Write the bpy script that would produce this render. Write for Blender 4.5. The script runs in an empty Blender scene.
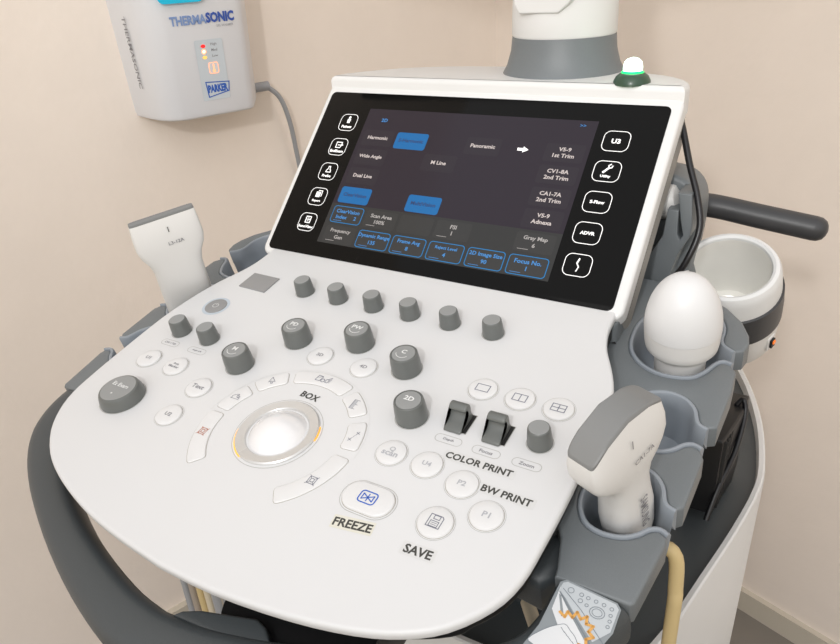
import bpy, math, random
from mathutils import Matrix, Vector
random.seed(4)
PI = math.pi
SC = bpy.context.scene
COL = SC.collection
# ------------------------------------------------------------------ frames (millimetres inside, metres outside)
TILT = math.radians(11.0)          # the console's keyboard rises towards the back
SCR = 0.579900                     # touchscreen stands at this angle on the keyboard
MM = Matrix.Scale(0.001, 4)
HGT = 0.95                         # height of the trackball above the floor
MW = Matrix.Translation((0, 0, HGT)) @ MM                       # room axes, mm, origin at trackball
MP = MW @ Matrix.Rotation(TILT, 4, 'X')                         # keyboard plane
MS = MP @ Matrix.Translation((-169.989, 190.747, 0)) @ Matrix.Rotation(SCR, 4, 'X')   # touchscreen plane
def T(x, y, z=0): return Matrix.Translation((x, y, z))
def RZ(d): return Matrix.Rotation(math.radians(d), 4, 'Z')
def RX(d): return Matrix.Rotation(math.radians(d), 4, 'X')
def RY(d): return Matrix.Rotation(math.radians(d), 4, 'Y')

# ------------------------------------------------------------------ materials
MATS = {}
def mat(name, col, rough=.45, metal=0, bump=0, bscale=400, vary=0, vscale=8, emit=None, estr=0, spec=.5, coat=0, trans=0, alpha=1):
    m = bpy.data.materials.new(name); m.use_nodes = True
    nt = m.node_tree; b = nt.nodes['Principled BSDF']
    b.inputs['Base Color'].default_value = (*col, 1); b.inputs['Roughness'].default_value = rough
    b.inputs['Metallic'].default_value = metal; b.inputs['Specular IOR Level'].default_value = spec
    b.inputs['Coat Weight'].default_value = coat; b.inputs['Transmission Weight'].default_value = trans
    if emit: b.inputs['Emission Color'].default_value = (*emit, 1); b.inputs['Emission Strength'].default_value = estr
    tc = nt.nodes.new('ShaderNodeTexCoord')
    gm = nt.nodes.new('ShaderNodeNewGeometry')
    if vary:
        n = nt.nodes.new('ShaderNodeTexNoise'); n.inputs['Scale'].default_value = vscale; n.inputs['Detail'].default_value = 5
        r = nt.nodes.new('ShaderNodeMix'); r.data_type = 'RGBA'
        nt.links.new(gm.outputs['Position'], n.inputs['Vector'])
        r.inputs[6].default_value = (*[c * (1 - vary) for c in col], 1); r.inputs[7].default_value = (*[min(1, c * (1 + vary)) for c in col], 1)
        nt.links.new(n.outputs['Fac'], r.inputs[0]); nt.links.new(r.outputs[2], b.inputs['Base Color'])
    if bump:
        n = nt.nodes.new('ShaderNodeTexNoise'); n.inputs['Scale'].default_value = bscale; n.inputs['Detail'].default_value = 3
        bp = nt.nodes.new('ShaderNodeBump'); bp.inputs['Strength'].default_value = bump; bp.inputs['Distance'].default_value = .002
        nt.links.new(gm.outputs['Position'], n.inputs['Vector']); nt.links.new(n.outputs['Fac'], bp.inputs['Height'])
        nt.links.new(bp.outputs['Normal'], b.inputs['Normal'])
    MATS[name] = m; return m
mat('white_plastic', (.665, .672, .68), .38, bump=.02, bscale=900)
mat('button_white', (.70, .705, .71), .35)
mat('shell_white', (.72, .725, .72), .4, vary=.03, vscale=12)
mat('warm_white', (.71, .705, .69), .42)
mat('case_white', (.72, .73, .76), .4)
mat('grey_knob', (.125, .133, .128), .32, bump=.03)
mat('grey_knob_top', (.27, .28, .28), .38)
mat('grey_frame', (.155, .172, .182), .42, bump=.12, bscale=2200, vary=.10, vscale=1500)
mat('bar_dark', (.040, .041, .044), .40, bump=.06, bscale=1600)
mat('grey_dark', (.058, .067, .072), .42, bump=.08, bscale=1600, vary=.08, vscale=900)
mat('grey_liner', (.27, .30, .335), .36)
mat('grey_side', (.30, .29, .27), .5)
mat('grey_square', (.27, .27, .27), .45, bump=.05)
mat('grey_lens', (.20, .205, .205), .5)
mat('black_plastic', (.008, .008, .009), .45)
mat('black_gap', (.01, .01, .01), .6)
mat('glass_black', (.004, .004, .004), .08, spec=.12)
mat('hairline', (.42, .42, .40), .6)
mat('hairline_warm', (.38, .36, .31), .6)
mat('ink_grey', (.16, .17, .22), .6)
mat('ink_mid', (.24, .24, .26), .6)
mat('ink_light', (.42, .43, .46), .6)
mat('ink_dark', (.05, .05, .045), .6)
mat('ink_blue', (.03, .12, .50), .5)
mat('ink_red', (.45, .12, .05), .5)
mat('ink_white', (.85, .85, .85), .5, emit=(1, 1, 1), estr=.35)
mat('mark_white', (.75, .76, .76), .5)
mat('metal_ring', (.62, .62, .61), .33, metal=.45)
mat('metal_inner', (.86, .85, .81), .36, metal=.25, vary=.08, vscale=20)
mat('amber_glow', (.9, .45, .05), .4, emit=(1, .42, .03), estr=.7)
mat('ball_white', (.76, .76, .77), .12, coat=.5)
mat('power_halo', (.50, .56, .62), .4)
mat('screen_bg', (.018, .014, .020), .12, emit=(.16, .13, .17), estr=.065, spec=.2)
mat('screen_low', (.018, .018, .018), .12, emit=(.14, .14, .14), estr=.14, spec=.2)
mat('tile_dark', (.022, .018, .024), .15, emit=(.13, .115, .14), estr=.075, spec=.2)
mat('tile_grey', (.03, .03, .03), .15, emit=(.10, .10, .10), estr=.12, spec=.2)
mat('tile_blue', (.01, .06, .15), .15, emit=(.010, .15, .42), estr=.55, spec=.2)
mat('tile_line_blue', (.01, .06, .15), .15, emit=(.015, .21, .50), estr=.75, spec=.2)
mat('text_pale', (.1, .1, .1), .3, emit=(.85, .72, .68), estr=.62)
mat('text_grey', (.1, .1, .1), .3, emit=(.60, .55, .52), estr=.5)
mat('text_blue', (.02, .05, .1), .3, emit=(.03, .24, .62), estr=.8)
mat('text_navy', (.01, .02, .06), .3, emit=(.01, .05, .18), estr=.4)
mat('label_edge', (.645, .65, .65), .3)
mat('label_clear', (.68, .67, .59), .5)
mat('cable_yellow', (.60, .47, .24), .45)
mat('cable_cream', (.62, .55, .42), .45)
mat('cable_grey', (.33, .34, .36), .45)
mat('cable_taupe', (.36, .31, .26), .45)
mat('cable_black', (.008, .008, .010), .35)
mat('lamp_green', (.3, 1, .5), .3, emit=(.70, 1, .80), estr=4)
mat('lamp_glow_ring', (.0, .5, .15), .3, emit=(.0, .85, .10), estr=2.2)  # emissive ring stands in for the green glow around the bulb
mat('dome_green_spill', (.035, .06, .045), .3, emit=(0, .5, .08), estr=.03)  # grey dome; the bulb's green light is put into its colour and emission
mat('cyan_window', (.01, .42, .62), .25, emit=(0, .4, .6), estr=.25)
mat('panel_bluegrey', (.60, .66, .71), .4)
mat('logo_pale', (.22, .33, .60), .5)
mat('logo_blue', (.04, .10, .42), .5)
mat('led_red', (.8, .02, .02), .4, emit=(1, .03, .03), estr=.6)
mat('led_orange', (1, .4, .2), .4, emit=(1, .38, .18), estr=1.0)
mat('led_core', (1, .9, .8), .4, emit=(1, .9, .78), estr=1.6)
mat('led_yellow', (.9, .6, .15), .4, emit=(1, .6, .15), estr=.5)
mat('decal_pale', (.52, .56, .59), .4)
mat('decal_white', (.72, .74, .76), .4)
mat('decal_grey', (.27, .30, .32), .45)
mat('decal_line', (.20, .23, .26), .5)
mat('decal_orange', (.72, .38, .10), .4)
mat('decal_blue', (.08, .38, .62), .4)
mat('orange_switch', (.7, .17, .02), .4, emit=(1, .2, .02), estr=.5)
mat('wall_paint', (.90, .81, .725), .85, bump=.35, bscale=55, vary=.03, vscale=14)
mat('floor_vinyl', (.21, .19, .165), .6, vary=.12, vscale=5)
mat('skirting_paint', (.60, .55, .46), .5)
M = MATS

# ------------------------------------------------------------------ mesh builder
GLY = {}
def glyphs(s, bold=0, shear=0, spacing=1.0):
    k = (s, bold, shear, spacing)
    if k not in GLY:
        c = bpy.data.curves.new('text', 'FONT'); c.body = s; c.size = 1; c.offset = bold; c.shear = shear
        c.space_character = spacing; c.space_line = 1.0; c.align_x = 'CENTER'; c.resolution_u = 2; c.fill_mode = 'BOTH'
        o = bpy.data.objects.new('text', c); COL.objects.link(o)
        dg = bpy.context.evaluated_depsgraph_get(); me = o.evaluated_get(dg).to_mesh()
        vs = [(v.co.x, v.co.y) for v in me.vertices]; fs = [list(p.vertices) for p in me.polygons]
        o.evaluated_get(dg).to_mesh_clear(); bpy.data.objects.remove(o); bpy.data.curves.remove(c)
        x0, x1 = min(v[0] for v in vs), max(v[0] for v in vs); y0, y1 = min(v[1] for v in vs), max(v[1] for v in vs)
        GLY[k] = ([(v[0] - (x0 + x1) / 2, v[1] - (y0 + y1) / 2) for v in vs], fs, x1 - x0, y1 - y0)
    return GLY[k]
def inset(poly, d):
    n = len(poly); out = []
    area = sum(poly[i][0] * poly[(i + 1) % n][1] - poly[(i + 1) % n][0] * poly[i][1] for i in range(n))
    s = 1 if area > 0 else -1
    for i in range(n):
        a, b, c = Vector(poly[i - 1]), Vector(poly[i]), Vector(poly[(i + 1) % n])
        e1 = (b - a).normalized() if (b - a).length > 1e-9 else Vector((1, 0)); e2 = (c - b).normalized() if (c - b).length > 1e-9 else e1
        n1 = Vector((-e1.y, e1.x)) * s; n2 = Vector((-e2.y, e2.x)) * s
        m = n1 + n2
        if m.length < 1e-6: m = n1
        m.normalize(); k = d / max(.5, m.dot(n1))
        out.append((b.x + m.x * k, b.y + m.y * k))
    return out
def smooth(pts, n=4, closed=True):
    out = []; L = len(pts)
    rng = range(L) if closed else range(L - 1)
    for i in rng:
        g = (lambda k: Vector(pts[k % L])) if closed else (lambda k: Vector(pts[min(max(k, 0), L - 1)]))
        a, b, c, d = g(i - 1), g(i), g(i + 1), g(i + 2)
        for j in range(n):
            t = j / n
            out.append(tuple(.5 * ((2 * b) + (c - a) * t + (2 * a - 5 * b + 4 * c - d) * t * t + (3 * b - a - 3 * c + d) * t ** 3)))
    if not closed: out.append(tuple(pts[-1]))
    return out
def rrect(w, h, r, n=5, cx=0, cy=0):
    out = []
    for k, (sx, sy) in enumerate(((1, 1), (-1, 1), (-1, -1), (1, -1))):
        for j in range(n + 1):
            a = PI / 2 * (k + j / n)
            out.append((cx + sx * (w / 2 - r) + r * math.cos(a), cy + sy * (h / 2 - r) + r * math.sin(a)))
    return out
def circ(r, n=40, cx=0, cy=0, ry=None): return [(cx + r * math.cos(2 * PI * i / n), cy + (ry or r) * math.sin(2 * PI * i / n)) for i in range(n)]
def arcpoly(r0, r1, a0, a1, rc=2.2, n=14):
    """annular sector with softened corners"""
    da0 = math.degrees(rc / r0); da1 = math.degrees(rc / r1)
    P = lambda r, a: (r * math.cos(math.radians(a)), r * math.sin(math.radians(a)))
    out = []
    out += [P(r1, a0 + da1 + (a1 - a0 - 2 * da1) * i / n) for i in range(n + 1)]
    out += [P(r1 - rc * .3, a1 - da1 * .3), P(r1 - rc, a1)]
    out += [P(r0 + rc, a1), P(r0 + rc * .3, a1 - da0 * .3)]
    out += [P(r0, a1 - da0 - (a1 - a0 - 2 * da0) * i / n) for i in range(n + 1)]
    out += [P(r0 + rc * .3, a0 + da0 * .3), P(r0 + rc, a0)]
    out += [P(r1 - rc, a0), P(r1 - rc * .3, a0 + da1 * .3)]
    return out
class MB:
    def __init__(s): s.v = []; s.f = []; s.m = []; s.mats = []; s.X = Matrix.Identity(4)
    def mi(s, name):
        if name not in s.mats: s.mats.append(name)
        return s.mats.index(name)
    def add(s, vs, fs, mname):
        k = len(s.v); i = s.mi(mname)
        s.v += [tuple(s.X @ Vector(v)) for v in vs]; s.f += [[k + a for a in f] for f in fs]; s.m += [i] * len(fs)
    def rings(s, R, mname, cap0=True, cap1=True, closed=True):
        n = len(R[0]); vs = [p for r in R for p in r]; fs = []
        for k in range(len(R) - 1):
            for i in range(n if closed else n - 1):
                j = (i + 1) % n; fs.append([k * n + i, k * n + j, (k + 1) * n + j, (k + 1) * n + i])
        if cap0: fs.append(list(range(n))[::-1])
        if cap1: fs.append([(len(R) - 1) * n + i for i in range(n)])
        s.add(vs, fs, mname)
    def prism(s, poly, z0, z1, mname, bt=0, bb=0, seg=4, topm=None, cap0=True):
        R = []
        if bb: R += [[(x, y, z0 + bb * (1 - math.cos(PI / 2 * k / seg))) for x, y in inset(poly, bb * (1 - math.sin(PI / 2 * k / seg)))] for k in range(seg)]
        R.append([(x, y, z0 + bb) for x, y in poly])
        if bt:
            R += [[(x, y, z1 - bt + bt * math.sin(PI / 2 * k / seg)) for x, y in inset(poly, bt * (1 - math.cos(PI / 2 * k / seg)))] for k in range(0, seg + 1)]
        else: R.append([(x, y, z1) for x, y in poly])
        s.rings(R, mname, cap0, topm is None)
        if topm: n = len(R[-1]); s.add(R[-1], [list(range(n))], topm)
        return s
    def flat(s, poly, z, mname): s.add([(x, y, z) for x, y in poly], [list(range(len(poly)))], mname)
    def band(s, poly, w, z, mname, closed=True):
        """flat hairline along a polyline"""
        if closed:
            a = inset(poly, w / 2); b = inset(poly, -w / 2); n = len(poly)
            s.add([(x, y, z) for x, y in a + b], [[i, (i + 1) % n, n + (i + 1) % n, n + i] for i in range(n)], mname)
        else:
            for p, q in zip(poly[:-1], poly[1:]):
                p, q = Vector(p), Vector(q); d = (q - p)
                if d.length < 1e-6: continue
                d.normalize(); o = Vector((-d.y, d.x)) * w / 2; e = d * w * .35
                s.add([(*(p - e - o), z), (*(q + e - o), z), (*(q + e + o), z), (*(p - e + o), z)], [[0, 1, 2, 3]], mname)
    def text(s, t, x, y, z, mname, h=None, w=None, bold=0.0, shear=0, rot=0, spacing=1.0):
        vs, fs, W_, H_ = glyphs(t, bold + .010, shear, spacing)
        sy = (h / H_) if h else w / W_
        sx = (w / W_) if w else sy * 1.12
        c, d = math.cos(math.radians(rot)), math.sin(math.radians(rot))
        s.add([(x + a * sx * c - b * sy * d, y + a * sx * d + b * sy * c, z) for a, b in vs], fs, mname)
    def rev(s, prof, mname, n=40, cap0=True, cap1=True, sq=1):
        s.rings([[(r * math.cos(2 * PI * i / n), r * sq * math.sin(2 * PI * i / n), z) for i in range(n)] for r, z in prof], mname, cap0, cap1)
    def tube(s, pts, r, mname, n=12, cap=True):
        P = [Vector(p) for p in pts]; R = []; up = None
        for i, p in enumerate(P):
            t = (P[min(i + 1, len(P) - 1)] - P[max(i - 1, 0)]).normalized()
            if up is None: up = Vector((0, 0, 1)) if abs(t.z) < .9 else Vector((1, 0, 0))
            a = (up - t * up.dot(t)).normalized(); b = t.cross(a); up = a
            rr = r[i] if isinstance(r, (list, tuple)) else r
            R.append([tuple(p + (a * math.cos(2 * PI * k / n) + b * math.sin(2 * PI * k / n)) * rr) for k in range(n)])
        s.rings(R, mname, cap, cap)
    def loft(s, secs, mname, n=40, cap0=True, cap1=True):
        """secs: (z, halfx, halfy, exponent, dx, dy, sag)"""
        R = []
        for sec in secs:
            z, hx, hy, e = sec[:4]; dx = sec[4] if len(sec) > 4 else 0; dy = sec[5] if len(sec) > 5 else 0; sag = sec[6] if len(sec) > 6 else 0
            r = []
            for i in range(n):
                a = 2 * PI * i / n; c, d = math.cos(a), math.sin(a)
                x = hx * math.copysign(abs(c) ** (2 / e), c); y = hy * math.copysign(abs(d) ** (2 / e), d)
                r.append((x + dx, y + dy, z - sag * (x / hx) ** 2 if hx else z))
            R.append(r)
        s.rings(R, mname, cap0, False)
        if cap1:
            r = R[-1]; k = n // 2; f = [[i, i + 1, n - i - 1, (n - i) % n] for i in range(0, k)]
            f = [[a for j, a in enumerate(q) if a not in q[:j]] for q in f]
            s.add(r, [q for q in f if len(q) > 2], mname)
    def build(s, name, parent=None, X=Matrix.Identity(4), sharp=35, local=None):
        me = bpy.data.meshes.new(name); me.from_pydata([tuple(v) for v in s.v], [], s.f)
        for n_ in s.mats: me.materials.append(M[n_])
        me.polygons.foreach_set('material_index', s.m); me.polygons.foreach_set('use_smooth', [True] * len(s.f))
        me.update(); me.validate(); me.set_sharp_from_angle(angle=math.radians(sharp))
        o = bpy.data.objects.new(name, me); COL.objects.link(o); place(o, X, parent); return o
WM = {}
def place(o, X, parent=None):
    WM[o.name] = X.copy()
    if parent is not None: o.parent = parent; o.matrix_basis = WM[parent.name].inverted() @ X
    else: o.matrix_basis = X
def empty(name, X, label, cat, group=None):
    o = bpy.data.objects.new(name, None); COL.objects.link(o); o.empty_display_size = .1; place(o, X)
    tag(o, label, cat, group); return o
def tag(o, label=None, cat=None, group=None, kind=None):
    if label: o['label'] = label
    if cat: o['category'] = cat
    if group: o['group'] = group
    if kind: o['kind'] = kind
    return o

# ================================================================== ROOM
c0 = Vector((-391, 1145)); dR = Vector((776, -264)).normalized(); dL = Vector((-310, -883)).normalized()
def wallbox(name, a, d, length, nrm, z0, z1, th, mname, kind='structure'):
    m = MB(); b = a + d * length; o = -nrm * th
    poly = [tuple(a), tuple(b), tuple(b + o), tuple(a + o)]
    m.prism(poly, z0, z1, mname); return tag(m.build(name, None, MW, 20), kind=kind)
nR = Vector((-dR.y, dR.x)); nR = nR if nR.dot(-c0) > 0 else -nR
nL = Vector((-dL.y, dL.x)); nL = nL if nL.dot(-c0) > 0 else -nL
wallbox('wall_right', c0 - dR * 100, dR, 3000, nR, -950, 1500, 100, 'wall_paint')
wallbox('wall_left', c0, dL, 3000, nL, -950, 1500, 100, 'wall_paint')
wallbox('baseboard_right', c0 + nR * 12, dR, 2900, nR, -950, -945 + 45, 12, 'skirting_paint')
wallbox('baseboard_left', c0 + nL * 14, dL, 2900, nL, -950, -838, 14, 'skirting_paint')
m = MB(); m.prism([(-3000, -2500), (3500, -2500), (3500, 3000), (-3000, 3000)], -1000, -950, 'floor_vinyl')
tag(m.build('floor', None, MW), kind='structure')

# ================================================================== ULTRASOUND MACHINE
US = empty('ultrasound_machine', Matrix.Translation((0, .3, 0)), 'white and grey ultrasound scanner cart with sloping keyboard and touchscreen, standing in the room corner', 'ultrasound machine')

# ---- control panel
half = [(0, -107), (41, -106), (89, -100), (124, -92), (147, -83), (165, -71), (180, -52), (187, -33), (189, -8), (190, 30), (189, 75), (188, 100), (185, 117), (178, 134), (170, 150), (165, 166), (163.5, 180), (163.5, 195)]
outl = half + [(-x, y) for x, y in half[::-1] if x > 0]
k = len(half)
left = [(0, -107), (-38, -104), (-68, -100), (-95, -94), (-121, -86), (-143, -76), (-163, -61), (-176, -44), (-183, -27), (-185.5, -8), (-187, 18), (-188, 59), (-187, 82), (-183, 108), (-177, 130), (-168, 152), (-164.5, 166), (-163.5, 180), (-163.5, 195)]
outl = smooth(half, 3, False) + smooth(left, 3, False)[::-1][:-1]
m = MB()
m.prism([(x + (7 if x < 160 else 5), y + 3) for x, y in inset(outl, 9)], -24, -5.5, 'black_plastic', bb=4)
m.prism(outl, -6.5, 0, 'white_plastic', bt=2.6, bb=1.5)
PANEL = m.build('control_panel', US, MP, 40)
def sub(name, mb, X, parent=PANEL, label=None, sharp=35):
    o = mb.build(name, parent, X, sharp)
    if label: o['label'] = label
    return o

def knob(x, y, r, h, txt=None, cap=False, lean=0, name='knob', label=None, arc=False):
    m = MB()
    if cap:
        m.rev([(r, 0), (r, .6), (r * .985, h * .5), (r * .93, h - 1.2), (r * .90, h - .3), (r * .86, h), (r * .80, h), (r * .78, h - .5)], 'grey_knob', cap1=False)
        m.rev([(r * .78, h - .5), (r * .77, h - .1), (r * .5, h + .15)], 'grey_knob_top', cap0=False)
        if txt: m.text(txt, 0, r * .12, h + .45, 'mark_white', h=r * .36, bold=.02)
        if arc:
            m.band([(r * .48 * math.cos(a), r * .48 * math.sin(a)) for a in [math.radians(200 + 14 * i) for i in range(10)]], .5, h + .45, 'mark_white', False)
    else:
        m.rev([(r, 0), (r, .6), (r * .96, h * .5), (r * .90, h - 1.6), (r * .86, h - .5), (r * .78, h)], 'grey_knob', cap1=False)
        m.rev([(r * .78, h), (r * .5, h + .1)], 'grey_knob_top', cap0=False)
    m.band(circ(r + .5), .5, .12, 'hairline')
    return sub(name, m, MP @ T(x, y, 0), label=label)
for x, y, t in ((-73.5, 44.5, 'M'), (-48.3, 84, 'PD'), (1.5, 96.5, 'PW'), (49.5, 84, 'C'), (76.8, 45, '2D')):
    knob(x, y, 10.7, 15, t, True, name='mode_knob', label='grey knob marked %s' % t, arc=t != '2D')
knob(-136, -16, 16.6, 9.5, None, False, name='exam_dial', label='broad low grey dial marked Ez Exam')
m = MB(); m.text('Ez Exam', 0, 3, 9.9, 'mark_white', w=16, bold=.01); m.flat(circ(.7, 10, 0, -6), 9.9, 'mark_white')
sub('dial_marking', m, MP @ T(-136, -16, 0))
for i, x in enumerate((-85, -50, -15, 19, 54, 89.5)): knob(x, 140, 7.9, 13, name='gain_knob')
for x in (-152.5, -121): knob(x, 60.5, 8.0, 13, name='gain_knob')
knob(160.8, 54, 7.7, 13.5, name='gain_knob')

# ---- round buttons
def icon(m, kind, z, s=1.0, mt='ink_grey', k=1.0):
    old_ = m.X; m.X = old_ @ Matrix.Diagonal((k, k, 1, 1))
    L = lambda pts, w=.35, c=False, mm=None: m.band(pts, w * s, z, mm or mt, c)
    R = lambda x, y, w, h, ww=.35: m.band([(x - w / 2, y - h / 2), (x + w / 2, y - h / 2), (x + w / 2, y + h / 2), (x - w / 2, y + h / 2)], ww * s, z, mt)
    if kind == 'single': R(0, 0, 9, 6, .5)
    elif kind == 'dual': R(0, 0, 9, 6, .5); L([(0, -3), (0, 3)], .5)
    elif kind == 'quad': R(0, 0, 9, 6, .5); L([(0, -3), (0, 3)], .5); L([(-4.5, 0), (4.5, 0)], .5)
    elif kind == 'save':
        L([(-4, -4), (4, -4), (4, 3), (3, 4), (-4, 4)], .45, True); R(0, -1.8, 5, 3.6, .4); R(.2, 2.5, 3.6, 2.4, .4)
        L([(-1.6, -1.2), (1.6, -1.2)], .3); L([(-1.6, -2.4), (1.6, -2.4)], .3)
    elif kind == 'freeze':
        m.band(rrect(11, 8, 2), .8, z, 'ink_blue'); L([(-3.6, -2), (-3.6, 2), (0, 0), (-3.6, -2)], .7, False, 'ink_blue'); L([(3.6, -2), (3.6, 2), (0, 0), (3.6, -2)], .7, False, 'ink_blue'); L([(0, -2.5), (0, 2.5)], .7, False, 'ink_blue')
    elif kind == 'target':
        L([(-2.1, -2.1), (2.1, -2.1), (2.1, 2.1), (-2.1, 2.1), (-2.1, -2.1)], .4); m.band(circ(1.1, 14), .35, z, mt)
        for a, b in ((1, 1), (1, -1), (-1, 1), (-1, -1)): L([(a * 1.0, b * 1.0), (a * 2.7, b * 2.7)], .35)
    elif kind == 'hand':
        L([(-4, -1.8), (3.6, -1.8)], .4); L([(-3, -1.8), (-3.4, .2), (-1.5, 2.2), (.6, 3), (1.2, 2.2), (-.2, 1.4), (2.8, 1.1), (2.6, .3), (.2, .1), (3.2, -.5), (2.6, -1.2)], .45)
    elif kind == 'pointer':
        L([(-1.8, 2.4), (-1.8, -1.8), (-.7, -.7), (.2, -2.4), (1.1, -1.9), (.3, -.3), (1.8, -.2)], .45, True)
    elif kind == 'body':
        L([(-5, -1.8), (-2, -1.8), (-1.4, 1.8), (-4.6, 2.2)], .45, True); L([(-4.4, .4), (-2, 1.6)], .35); m.band(circ(1.2, 12, -.2, -.9), .4, z, mt)
        L([(1.6, -1.8), (3.4, -1.8), (3.6, .6), (1.8, .6)], .4, True); L([(2.6, .6), (4.4, 2.6)], .5); L([(4.2, -1.5), (4.6, 1.8)], .35)
    elif kind == 'ruler':
        L([(-2.4, 4), (-2.4, -4)], .4)
        for i in range(9): L([(-2.4, 4 - i), (-2.4 + (4.2 if i % 4 == 0 else 2.6), 4 - i)], .4)
    elif kind == 'caliper':
        for q in (-3.4, 3.4): L([(-1.4, q), (1.4, q)], .45); L([(0, q - 1.4), (0, q + 1.4)], .45)
        for i in range(4): L([(0, -1.6 + i * .95), (0, -1.2 + i * .95)], .4)
def button(x, y, r, txt=None, ic=None, mt='ink_light', h=4.2, label=None, irot=0, name='round_button'):
    m = MB()
    m.flat(circ(r + 1.1), .10, 'hairline'); m.flat(circ(r + .85), .14, 'white_plastic'); m.flat(circ(r + .32), .18, 'hairline_warm')
    m.rev([(r, 0), (r, .7), (r - .35, 1.25), (r - 1.0, 1.5), (r * .5, 1.6)], 'button_white', cap0=False)
    if txt:
        ls = txt.split('\n')
        for i, t in enumerate(ls):
            m.text(t, 0, (len(ls) - 1) * h * .62 - i * h * 1.24, 1.75, mt, h=h * (1.35 if len(t) == 1 else 1), bold=.012)
    if ic: icon(m, ic, 1.75, 1.1, 'ink_grey')
    return sub(name, m, MP @ T(x, y, 0) @ RZ(irot), label=label)
for x, y, t, h in ((-152.5, 24.5, 'U1', 3.3), (-123, 25, 'Body\nMarker', 2.3), (-86.3, 13.3, 'Text', 3.8), (-86.3, -16.5, 'U2', 3.3), (-20, 74.6, '3D', 3.2), (19, 74.6, '4D', 3.2),
                   (80.8, 13.3, 'Q\nscan', 3.0), (106.1, 13.3, 'U4', 3.4), (132.2, 8.3, 'P2', 3.6), (154.5, -5.9, 'P1', 3.8)):
    button(x, y, 9.6, t, h=h, mt='ink_mid' if x < 60 else 'ink_light', label='round white button marked %s' % t.replace('\n', ' '))
for x, ic in ((108.5, 'single'), (134.8, 'dual'), (160.8, 'quad')): button(x, 84.2, 9.6, ic=ic, label='round white button with %s screen icon' % ic)
button(130.8, -21.0, 10.2, ic='save', label='round white button with disk icon')
# freeze key (oblong)
m = MB(); fr = rrect(33, 20, 9.6, 8)
m.flat(inset(fr, -1.6), .10, 'hairline'); m.flat(inset(fr, -1.2), .14, 'white_plastic'); m.flat(inset(fr, -.35), .18, 'hairline_warm')
m.prism(fr, 0, 1.9, 'button_white', bt=1.1); icon(m, 'freeze', 2.05)
sub('freeze_button', m, MP @ T(87.2, -22.3, 0), label='oblong white button with blue symbol')
# pill labels
for x, y, t in ((-151, 45.7, 'CW / TD'), (-121, 45.7, 'Angle L/R'), (108.3, 36, 'Depth'), (134, 35.8, 'Focus'), (160, 35.8, 'Zoom')):
    m = MB(); m.band(rrect(18, 6.2, 3), .35, .14, 'hairline'); m.text(t, 0, 0, .16, 'ink_mid', h=2.5 if len(t) < 6 else 2.1, bold=.01)
    sub('key_caption', m, MP @ T(x, y, 0))
# power button and the grey square pad
m = MB(); m.flat(circ(12.2, cx=0), .12, 'power_halo'); m.rev([(9.6, 0), (9.6, .5), (8.8, .9), (5, .95)], 'grey_square', cap0=False)
m.band([(2.6 * math.cos(a), 2.6 * math.sin(a)) for a in [math.radians(120 + 300 * i / 16) for i in range(17)]], .5, 1.1, 'mark_white', False); m.band([(0, .6), (0, 3.4)], .5, 1.1, 'mark_white', False)
sub('power_button', m, MP @ T(-150, 98, 0), label='grey power button in pale blue halo')
m = MB(); m.prism([(-15, -10), (15, -11), (15, 10.5), (-14.5, 11)], 0, 1.2, 'grey_square', bt=.4)
sub('square_pad', m, MP @ T(-136, 138.6, 0))
# lever switches
for i, x in enumerate((108.6, 134.8)):
    m = MB()
    m.flat([(-7.5, -8.5), (7.5, -8.5), (7.5, 8.5), (-7.5, 8.5)], .2, 'black_gap')
    m.band([(-7.5, -8.5), (7.5, -8.5), (7.5, 8.5), (-7.5, 8.5)], .5, .25, 'hairline')
    prof = [(-9.0, 0), (7.0, 0), (6.6, 5), (6.6, 9.5), (5.6, 12.2), (3.0, 13.2), (.6, 12.4), (-.6, 10.6), (.6, 9.4), (1.4, 7.6), (.2, 5.4), (-3, 3.4), (-9.0, 2.2)]
    old = m.X; m.X = T(-1.2, 0, 0) @ Matrix(((0, 0, 1, 0), (1, 0, 0, 0), (0, 1, 0, 0), (0, 0, 0, 1)))
    m.prism(smooth(prof, 3), -6.2, 6.2, 'grey_knob', bt=1.2, bb=1.2); m.X = old
    sub('lever_switch', m, MP @ T(x, 52.3, 0), label='grey lever switch above the %s caption' % ('Depth', 'Focus')[i])
# trackball and arc keys
m = MB()
m.band([(61.2 * math.cos(math.radians(a)), 61.2 * math.sin(math.radians(a))) for a in range(0, 182, 4)], .4, .1, 'label_edge', False)
m.flat(circ(30.6, 64), .12, 'hairline'); m.flat(circ(30.2, 64), .15, 'white_plastic')
for a0, a1 in ((196, 250), (6, 30)):
    A = [math.radians(a0 + (a1 - a0) * i / 20) for i in range(21)]
    m.band([(28.7 * math.cos(a), 28.7 * math.sin(a)) for a in A], .9, .5, 'amber_glow', False)
m.rings([[(r * math.cos(2 * PI * i / 64), r * math.sin(2 * PI * i / 64), z) for i in range(64)] for r, z in ((28.4, 0), (28.3, 1.2), (27.4, 2.0), (21.8, 1.3), (20.9, .3), (20.6, -.5))], 'metal_ring', False, False)
for a in (66, 246):
    c, s_ = math.cos(math.radians(a)), math.sin(math.radians(a)); m.band([(21.6 * c, 21.6 * s_), (27.6 * c, 27.6 * s_)], .35, 2.15, 'warm_white', False)
sub('trackball_ring', m, MP)
m = MB(); R_ = 25; zc = -15.2
m.rev([(R_ * math.cos(a), zc + R_ * math.sin(a)) for a in [math.radians(35 + 54.9 * i / 14) for i in range(15)]], 'ball_white', 48, cap0=False)
sub('trackball', m, MP)
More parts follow.
